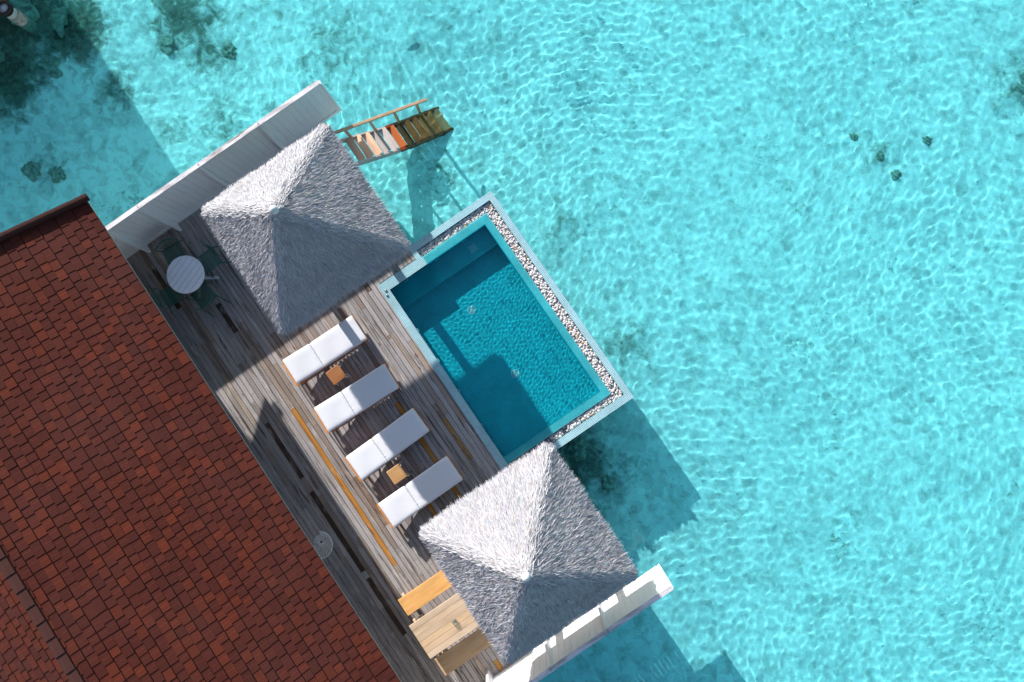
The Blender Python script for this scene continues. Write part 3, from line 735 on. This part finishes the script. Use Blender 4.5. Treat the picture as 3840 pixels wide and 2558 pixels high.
# pebbles in the gutter
bmI = bmesh.new(); bmesh.ops.create_icosphere(bmI, subdivisions=2, radius=1.0)
iv = np.array([v.co[:] for v in bmI.verts]); ifc = np.array([[v.index for v in f.verts] for f in bmI.faces]); bmI.free()
pv, pf, pc = [], [], []; off = 0
def pebble_area(x0, x1, y0, y1, dens, skip=None):
    global off
    for _ in range(int((x1 - x0) * (y1 - y0) * dens)):
        x, y = rng.uniform(x0, x1), rng.uniform(y0, y1)
        if skip and skip(x, y) and rng.random() < .85: continue
        r_ = rng.uniform(.019, .032); s = np.array([r_ * rng.uniform(1, 1.45), r_ * rng.uniform(.8, 1.05), r_ * rng.uniform(.6, .9)])
        a = rng.uniform(0, 6.28); ca, sa = math.cos(a), math.sin(a)
        w = iv * s * (1 + .07 * np.sin(iv @ rng.normal(0, 2.2, 3) + rng.uniform(0, 6))[:, None])
        w = np.stack([w[:, 0] * ca - w[:, 1] * sa, w[:, 0] * sa + w[:, 1] * ca, w[:, 2]], 1)
        w = w + np.array([x, y, rng.uniform(-.13, -.045)]); w[:, 0] = np.clip(w[:, 0], x0 - .018, x1 + .018); w[:, 1] = np.clip(w[:, 1], y0 - .018, y1 + .018)
        pv.append(w); pf.append(ifc + off); off += len(iv)
        t = rng.random(); g = rng.uniform(.54, .70)
        c = (g, g * .955, g * .92) if t < .78 else (g * .75, g * .73, g * .75) if t < .9 else (g * 1.02, g * .88, g * .78) if t < .985 else (.55, .30, .10)
        pc.append(np.tile(c, (len(ifc), 1)))
grate = lambda x, y: (-1.98 < y < -1.15) or (-.95 < y < -.72) or (-.45 < y < -.25)
pebble_area(-4.21, -4.04, -.83, 1.30, 2400); pebble_area(-4.02, 1.33, 1.10, 1.305, 2400); pebble_area(1.355, 1.51, -1.98, 1.30, 2400, grate)
me = bpy.data.meshes.new('pebbles'); me.from_pydata(np.concatenate(pv).tolist(), [], np.concatenate(pf).tolist()); finish(me, np.concatenate(pc), True)
tag(link('pebbles', me, M['pebble']), 'white river pebbles filling the gutter around the pool', 'pebbles', None, 'stuff')

# ------------------------------------------------------------------ stairs into the sea
st = thing('sea_stairs', 'wooden stairs with one handrail going down into the turquoise sea', 'stairs', (-7.25, -.9, 0))
def ST(o): o.location = (7.25, .9, 0); return under(o)
RISE, RUN, NT = .18, .2115, 14
ZT = [-RISE * (i + 1) for i in range(NT)]; YT = [-.80 + RUN * i for i in range(NT)]
for i in range(NT):
    b = MB(); dry = i < 3; c = (1.55, 1.12, .82) if dry else (1, 1, 1.02) if i < 5 else (.85, .23, .04) if i == 5 else (.6, .10, .015) if i == 6 else (1.15, .18, .02) if i < 9 else (1.25, .27, .06) if i < 11 else (1.35, .5, .25)  # first treads: extra brightness put into the colour to offset the wall's shade
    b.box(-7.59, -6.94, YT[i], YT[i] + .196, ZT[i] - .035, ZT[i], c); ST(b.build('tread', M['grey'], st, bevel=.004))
for x0 in (-7.635, -6.932):
    b = MB(); n = 14; rr = random.Random(int(x0 * 10))
    for k in range(n):
        f0, f1 = k / n, (k + 1) / n
        def pp(f): return (-.95 + f * (RUN * NT + .35), -.05 - f * (RISE * NT + .30))
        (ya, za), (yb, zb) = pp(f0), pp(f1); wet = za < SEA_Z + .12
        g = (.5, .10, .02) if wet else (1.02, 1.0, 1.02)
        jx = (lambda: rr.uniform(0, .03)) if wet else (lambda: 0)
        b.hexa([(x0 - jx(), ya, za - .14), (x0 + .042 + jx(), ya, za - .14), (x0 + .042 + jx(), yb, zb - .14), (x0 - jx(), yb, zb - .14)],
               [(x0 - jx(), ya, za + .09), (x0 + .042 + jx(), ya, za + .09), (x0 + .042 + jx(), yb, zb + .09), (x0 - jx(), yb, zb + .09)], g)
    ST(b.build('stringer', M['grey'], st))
rp0, rp1 = Vector((-7.47, -1.0, .92)), Vector((-7.41, 1.50, -.52))
b = MB(); b.bar(rp0, rp1, .075, .05); ST(b.build('handrail', M['rail'], st, bevel=.008))
for yb_, zb_ in [(-.62, -.16), (-.01, -.62), (.62, -1.15), (1.22, -1.75)]:
    f = (yb_ - rp0.y) / (rp1.y - rp0.y); tp = rp0.lerp(rp1, f); b = MB(); b.bar((-7.60, yb_, zb_ - .1), (tp.x - .01, yb_, tp.z - .026), .045, .075, (0, 1, 0)); ST(b.build('baluster', M['rail'], st, bevel=.004))

# ------------------------------------------------------------------ loungers
def cushion_mesh(lx, ly, h, ends):
    """soft box lx by ly, gathers near the listed y ends"""
    nx, ny = 30, max(12, int(ly / .03)); rr = random.Random(int(ly * 100)); V, Fc, Gt = [], [], []
    def edge(u):  # rounded profile 0..1
        return 1 - (abs(2 * u - 1)) ** 9
    for side in (1, -1):
        for j in range(ny + 1):
            for i in range(nx + 1):
                # squash the grid toward the borders so the edge is round
                u = .5 - .5 * math.cos(math.pi * i / nx); v = j / ny; vv = .5 - .5 * math.cos(math.pi * v) if True else v
                x = (u - .5) * lx; y = vv * ly; e = (edge(u) * edge(vv)) ** .5
                r_ = .035; cx = max(abs(x) - (lx / 2 - r_), 0); cy = max(abs(y - ly / 2) - (ly / 2 - r_), 0)
                if cx > 0 and cy > 0:
                    d = math.hypot(cx, cy)
                    if d > r_: x -= math.copysign(cx - cx * r_ / d, x); y -= math.copysign(cy - cy * r_ / d, y - ly / 2)
                z = h / 2 + side * h / 2 * (max(e, 0) if side > 0 else max(e, 0) ** .3) + (.004 * math.sin(9 * y + 4 * x) if side > 0 else 0)
                g = 0
                for e_ in ends:
                    dist = abs(y - (0 if e_ == 0 else ly)); g = max(g, math.exp(-dist / .05) * min(1, dist / .012))
                V.append((x, y, z)); Gt.append(g)
    n1 = (nx + 1) * (ny + 1)
    for sd in (0, 1):
        for j in range(ny):
            for i in range(nx):
                a = sd * n1 + j * (nx + 1) + i; q = (a, a + 1, a + nx + 2, a + nx + 1); Fc.append(q if sd == 0 else q[::-1])
    me = bpy.data.meshes.new('cushion'); me.from_pydata(V, [], Fc); 
    bm = bmesh.new(); bm.from_mesh(me); bmesh.ops.remove_doubles(bm, verts=bm.verts, dist=.0004); bm.to_mesh(me); bm.free(); 
    co_ = np.empty(len(me.vertices) * 3); me.vertices.foreach_get('co', co_); yy = co_.reshape(-1, 3)[:, 1]
    g = np.zeros(len(yy))
    for e_ in ends: dist = np.abs(yy - (0 if e_ == 0 else ly)); g = np.maximum(g, np.exp(-dist / .05) * np.minimum(1, dist / .012))
    a_ = me.attributes.new('gather', 'FLOAT', 'POINT'); a_.data.foreach_set('value', g.astype(np.float32))
    me.polygons.foreach_set('use_smooth', np.ones(len(me.polygons), bool)); me.update(); return me
SEAT_L, BACK_L, LW = 1.225, .75, .685
def lounger():
    # origin under the middle, +Y = foot end; seam at y = -.235
    t = thing('sun_lounger', 'x', 'sun lounger', (0, 0, 0), 0, 'sun loungers in a row on the deck')
    sy = -.235
    f = MB()
    for s in (-1, 1): f.box(s * .326 - .014, s * .326 + .014, -1.07, 1.0, .215, .285)
    f.box(-.311, .311, -1.07, -1.03, .215, .285); f.box(-.311, .311, .968, 1.0, .215, .285)
    f.build('frame', M['teak'], t, bevel=.004)
    sl_ = MB(); y = sy + .03
    while y < .94: sl_.box(-.311, .311, y, y + .062, .286, .306); y += .112
    sl_.build('slats', M['teak'], t)
    for sx in (-1, 1):
        for yy in (-.93, .9):
            l = MB(); l.box(-.03, .03, -.03, .03, .003, .214); l.build('leg', M['teak'], t, (sx * .305, yy, 0), bevel=.005)
    c = link('seat_cushion', cushion_mesh(LW, SEAT_L, .085, (0,)), M['cushion'], t, (0, sy + .003, .307))
    tilt = R(10)
    bf = MB()
    for s in (-1, 1): bf.box(s * .29 - .014, s * .29 + .014, -.78, 0, -.045, -.005)
    y = -.76
    while y < -.05: bf.box(-.30, .30, y, y + .06, -.0045, .012); y += .115
    bo = bf.build('backrest_frame', M['teak'], t, (0, sy, .30)); bo.rotation_euler = (-tilt, 0, 0)
    for s in (-1, 1):
        pr = MB(); pr.bar((s * .26, sy - .55, .41), (s * .26, sy - .30, .225), .025, .03); pr.build('prop', M['teak'], t)
    me = cushion_mesh(LW, BACK_L, .085, (0, 1))
    bc = link('back_cushion', me, M['cushion'], t, (0, sy - .003 - BACK_L * math.cos(tilt), .312 + BACK_L * math.sin(tilt))); bc.rotation_euler = (-tilt, 0, 0)
    return t
L0 = lounger()
for i, (x, y, a, lb) in enumerate([
    (-3.412, -4.0, -.8, 'white cushioned lounger nearest the upper thatched roof, a post shadow striping its foot'),
    (-2.02, -4.005, -1.6, 'white cushioned lounger just below the darker brown side table'),
    (-.69, -4.0, 2.2, 'white cushioned lounger just above the lighter tan side table'),
    (.68, -3.975, .6, 'white cushioned lounger nearest the lower thatched roof, below the lighter side table')]):
    o = L0 if i == 0 else dup(L0, (0, 0, 0))
    o.location = (x, y, 0); o.rotation_euler = (0, 0, R(a)); o['label'] = lb

# ------------------------------------------------------------------ side tables
def side_table():
    t = thing('side_table', 'x', 'side table', (0, 0, 0), 0, 'side tables between the loungers')
    b = MB(); b.box(-.185, .185, -.185, .185, .405, .435); b.build('tabletop', M['teakx'], t, bevel=.016)
    for sx in (-1, 1):
        for sy in (-1, 1):
            l = MB(); fx, fy = sx * .20, sy * .20
            l.tube([(sx * .09, sy * .16, .404), (fx, fy, .01), (sx * .16, sy * .09, .404)], .008, 7); l.build('hairpin_leg', M['white'], t, None, True)
    return t
T0 = side_table(); T0.location = (-2.755, -4.095, 0); T0.rotation_euler = (0, 0, R(3)); T0['label'] = 'square brown wood side table with hairpin legs, nearest the upper thatched roof'
T1 = dup(T0, (.022, -4.2, 0), R(1), 'square lighter tan side table with hairpin legs, between the two lower loungers')
for ch in T1.children:
    if ch.name.startswith('tabletop'):
        ch.data = ch.data.copy(); ch.data.materials.clear(); ch.data.materials.append(m_wood('light_table_wood', (.46, .24, .09), (.56, .33, .15), 1))

# ------------------------------------------------------------------ round table and green chairs
rt = thing('round_table', 'round pale slatted table on the shaded deck between four green chairs', 'table', (-6.735, -5.69, 0), R(110.4 - 90))
Rr = .455; b = MB(); ns = 7; gap = .009; wsl = 2 * Rr / ns
for k in range(ns):
    x0, x1 = -Rr + k * wsl + gap / 2, -Rr + (k + 1) * wsl - gap / 2; x0 = max(x0, -Rr + .003); x1 = min(x1, Rr - .003)
    top = [(x0 + (x1 - x0) * j / 14, math.sqrt(Rr ** 2 - (x0 + (x1 - x0) * j / 14) ** 2)) for j in range(15)]
    poly = [(x, -y) for x, y in top] + [(x, y) for x, y in top[::-1]]
    b.hexa([(x, y, .705) for x, y in poly], [(x, y, .73) for x, y in poly])
b.build('tabletop', M['tabletop'], rt)
b = MB(); b.lathe([(0, .05), (.035, .05), (.035, .70), (.2, .702), (.2, .704), (0, .704)], 18); b.build('pedestal', M['white'], rt, None, True)
for k in range(4):
    a = k * math.pi / 2 + .65; l = MB(); l.bar((.03 * math.cos(a), .03 * math.sin(a), .05), (.50 * math.cos(a), .50 * math.sin(a), .02), .07, .035); l.build('foot', M['white'], rt, bevel=.006)
def green_chair():
    # faces +Y
    t = thing('garden_chair', 'x', 'chair', (0, 0, 0), 0, 'green metal chairs around the round table')
    s = MB(); n = 15
    for k in range(n):
        x = -.20 + .40 * k / (n - 1); s.bar((x, -.22, .445 - .015), (x, .22, .45), .019, .008)
    s.build('seat', M['green'], t)
    f = MB(); f.tube([(-.225, .23, .445), (-.225, -.22, .425), (.225, -.22, .425), (.225, .23, .445)], .012, 8, closed=True); f.build('seat_frame', M['green'], t, None, True)
    bk = MB(); top = []
    for k in range(17):
        u = -1 + 2 * k / 16; top.append((.29 * u, -.32 + .11 * u * u, .70 - .04 * u * u))
    bk.tube(top, .014, 8); 
    for k in range(2, 15):
        u = -1 + 2 * k / 16; bk.bar((.215 * u, -.22, .43), top[k], .012, .007)
    bk.build('backrest', M['green'], t, None, True)
    for sx in (-1, 1):
        l = MB(); l.tube([(sx * .225, .23, .445), (sx * .25, .27, .01)], .012, 8); l.build('leg', M['green'], t, None, True)
        l = MB(); l.tube([top[16] if sx > 0 else top[0], (sx * .235, -.2, .44), (sx * .26, -.40, .01)], .012, 8); l.build('leg', M['green'], t, None, True)
    return t
c0 = green_chair(); TB = Vector((-6.735, -5.69))
for i, (x, y, face, lb) in enumerate([
    (-6.80, -5.13, (0, -1), 'dark green slatted metal chair right of the round table, nearest the thatched roof'),
    (-7.42, -5.74, (1, 0), 'dark green slatted metal chair between the round table and the white wall'),
    (-6.16, -5.70, (-1, 0), 'dark green slatted metal chair at the lower right of the round table'),
    (-6.62, -6.33, (0, 1), 'dark green slatted metal chair between the round table and the red roof')]):
    o = c0 if i == 0 else dup(c0, (0, 0, 0)); rz = math.atan2(face[1], face[0]) - math.pi / 2
    o.location = (x, y, 0); o.rotation_euler = (0, 0, rz + R([5, -6, 8, -4][i])); o['label'] = lb

# ------------------------------------------------------------------ picnic table, benches, bowl
def slab(name, label, cat, x0, x1, y0, y1, z, nb_, cols, group=None, wood='pine'):
    t = thing(name, label, cat, ((x0 + x1) / 2, (y0 + y1) / 2, 0), 0, group); w, l = (x1 - x0) / 2, (y1 - y0) / 2
    b = MB(); pw_ = 2 * w / nb_
    for k in range(nb_): b.box(-w + k * pw_ + .003, -w + (k + 1) * pw_ - .003, -l, l, z - .04, z + rnd.uniform(-.001, .001), cols[k % len(cols)])
    b.build('tabletop' if nb_ > 3 else 'seat', M[wood], t, bevel=.004)
    a = MB(); a.box(-w + .03, -w + .055, -l + .03, l - .03, z - .13, z - .041); a.box(w - .055, w - .03, -l + .03, l - .03, z - .13, z - .041); a.build('apron', M[wood], t)
    for sx in (-1, 1):
        for sy in (-1, 1):
            g = MB(); g.box(-.035, .035, -.045, .045, .003, z - .041); g.build('leg', M[wood], t, (sx * (w - .095), sy * (l - .14), 0), bevel=.005)
    r_ = MB()
    for sy in (-1, 1): r_.box(-w - .045, w + .045, sy * (l - .14) - .03, sy * (l - .14) + .03, z - .20, z - .132)
    r_.build('crossbar', M[wood], t)
    return t
WARM = [(1.12, .80, .42), (1.12, .86, .5), (1.15, .74, .34)]; PALE = [(.98, .95, .92), (1.02, .96, .90), (.95, .90, .86), (1.05, .94, .8), (.98, .9, .82)]; DRAB = [(.74, .66, .58), (.70, .63, .55)]
slab('picnic_table', 'pale plank picnic table half under the lower thatched roof, glass bowl on it', 'table', 3.06, 3.95, -5.83, -3.95, .75, 6, PALE, None, 'pale')
slab('picnic_bench', 'golden yellow wooden bench on the lounger side of the picnic table', 'bench', 2.47, 2.91, -5.82, -4.0, .44, 1, WARM, 'benches at the picnic table')
slab('picnic_bench', 'dull brown wooden bench on the white wall side of the picnic table', 'bench', 4.08, 4.54, -5.86, -4.0, .44, 1, DRAB, 'benches at the picnic table')
bw = MB(); bw.lathe([(0, 0), (.045, 0), (.065, .02), (.07, .05), (.055, .085), (.035, .10), (.033, .098), (.052, .083), (.066, .05), (.061, .022), (.043, .005), (0, .005)], 24)
tag(bw.build('glass_bowl', M['glass'], None, (3.55, -4.88, .7515), True), 'small clear round glass bowl on the pale picnic table', 'bowl')

# ------------------------------------------------------------------ wire cone chair, leaves, pile
wc = thing('wire_chair', 'pale wire mesh cone chair peeking out from under the red roof eave', 'chair', (.40, -6.50, 0), R(-62)); wc.scale = (.62, .62, .62); wc.location = at(1204, 2033, .26); wc.location.z = 0
s_ = MB(); zs = .42; Rs = .27
for k in range(26):
    a = 2 * math.pi * k / 26; s_.tube([(.05 * math.cos(a), .05 * math.sin(a), zs - .02), (Rs * math.cos(a), Rs * math.sin(a), zs)], .0062, 5)
for r_ in (.05, .16, Rs): s_.tube([(r_ * math.cos(2 * math.pi * k / 32), r_ * math.sin(2 * math.pi * k / 32), zs - .02 * (r_ < .1)) for k in range(32)], .005 if r_ < Rs else .009, 6, closed=True)
s_.build('seat', M['wire'], wc, None, True)
h_ = MB(); h_.lathe([(.048, zs - .018), (0, zs - .016)], 20); h_.build('seat_hub', M['dark'], wc)
b = MB(); na = 20
def cone(a, f): # f 0..1 up the back; a angle from the middle of the back
    r_ = Rs + .30 * f * (.35 + .65 * math.cos(a * .62)); z = zs + .42 * f * max(.0, math.cos(a * .62)) ** .7
    return (r_ * math.sin(a), r_ * math.cos(a), z)
for k in range(na + 1):
    a = -2.1 + 4.2 * k / na; b.tube([cone(a, f) for f in (0, .5, 1)], .0062, 5)
for f in (.2, .4, .6, .8, 1): b.tube([cone(-2.1 + 4.2 * k / 40, f) for k in range(41)], .0062 if f < 1 else .016, 6)
b.build('backrest', M['wire'], wc, None, True)
b = MB()
for k in range(26):
    a = 2 * math.pi * k / 26; b.tube([(Rs * math.cos(a), Rs * math.sin(a), zs), (.03 * math.cos(a), .03 * math.sin(a), .12)], .0062, 5)
b.build('cone_base', M['wire'], wc, None, True)
b = MB()
for k in range(4):
    a = math.pi / 2 * k + .4; b.bar((0, 0, .12), (.26 * math.cos(a), .26 * math.sin(a), .012), .022, .016)
b.build('foot', M['steel'], wc)

for i, (px, py, lb) in enumerate([(1095, 1299, 'rust brown dry leaf on the deck near the first lounger head'), (1560, 1337, 'small rust brown leaf on the sunlit deck beside the pool coping'), (1462, 1258, 'curled brown dry leaf on the deck at the first lounger foot')]):
    p = at(px, py, .006); l = MB(); n = 8; pts = []
    for k in range(n + 1): u = k / n; pts.append((u, .32 * math.sin(math.pi * u) * (1 - .4 * u)))
    for k in range(n):
        (u0, w0), (u1, w1) = pts[k], pts[k + 1]; s_ = .085; z = lambda u: .012 * math.sin(3 * u)
        for sg in (1, -1):
            q = [(u0 * s_, 0, z(u0)), (u1 * s_, 0, z(u1)), (u1 * s_, sg * w1 * s_, z(u1) + .008), (u0 * s_, sg * w0 * s_, z(u0) + .008)]
            l.face(q if sg > 0 else q[::-1])
    o = l.build('dry_leaf', M['leaf'], None, (p.x, p.y, .003)); o.rotation_euler = (0, 0, i * 2.1 + .5); tag(o, lb, 'leaf', 'dry leaves on the deck')

p = at(14, 30, -.45)
mp = thing('mooring_pile', 'white round pile with a dark collar in the upper left corner of the sea', 'pile', (p.x, p.y, 0))
b = MB(); b.lathe([(0, -.74), (.16, -.74), (.16, -.46), (0, -.46)], 24); under(b.build('shaft', M['concrete'], mp, None, True))
b = MB(); b.lathe([(.165, -.55), (.20, -.55), (.20, -.42), (.13, -.42), (.13, -.459)], 24); b.build('collar', M['dark'], mp, None, True)
b = MB(); b.lathe([(0, -2.8), (.165, -2.8), (.168, -.741), (0, -.741)], 24); under(b.build('algae_sleeve', M['coral'], mp, None, True))
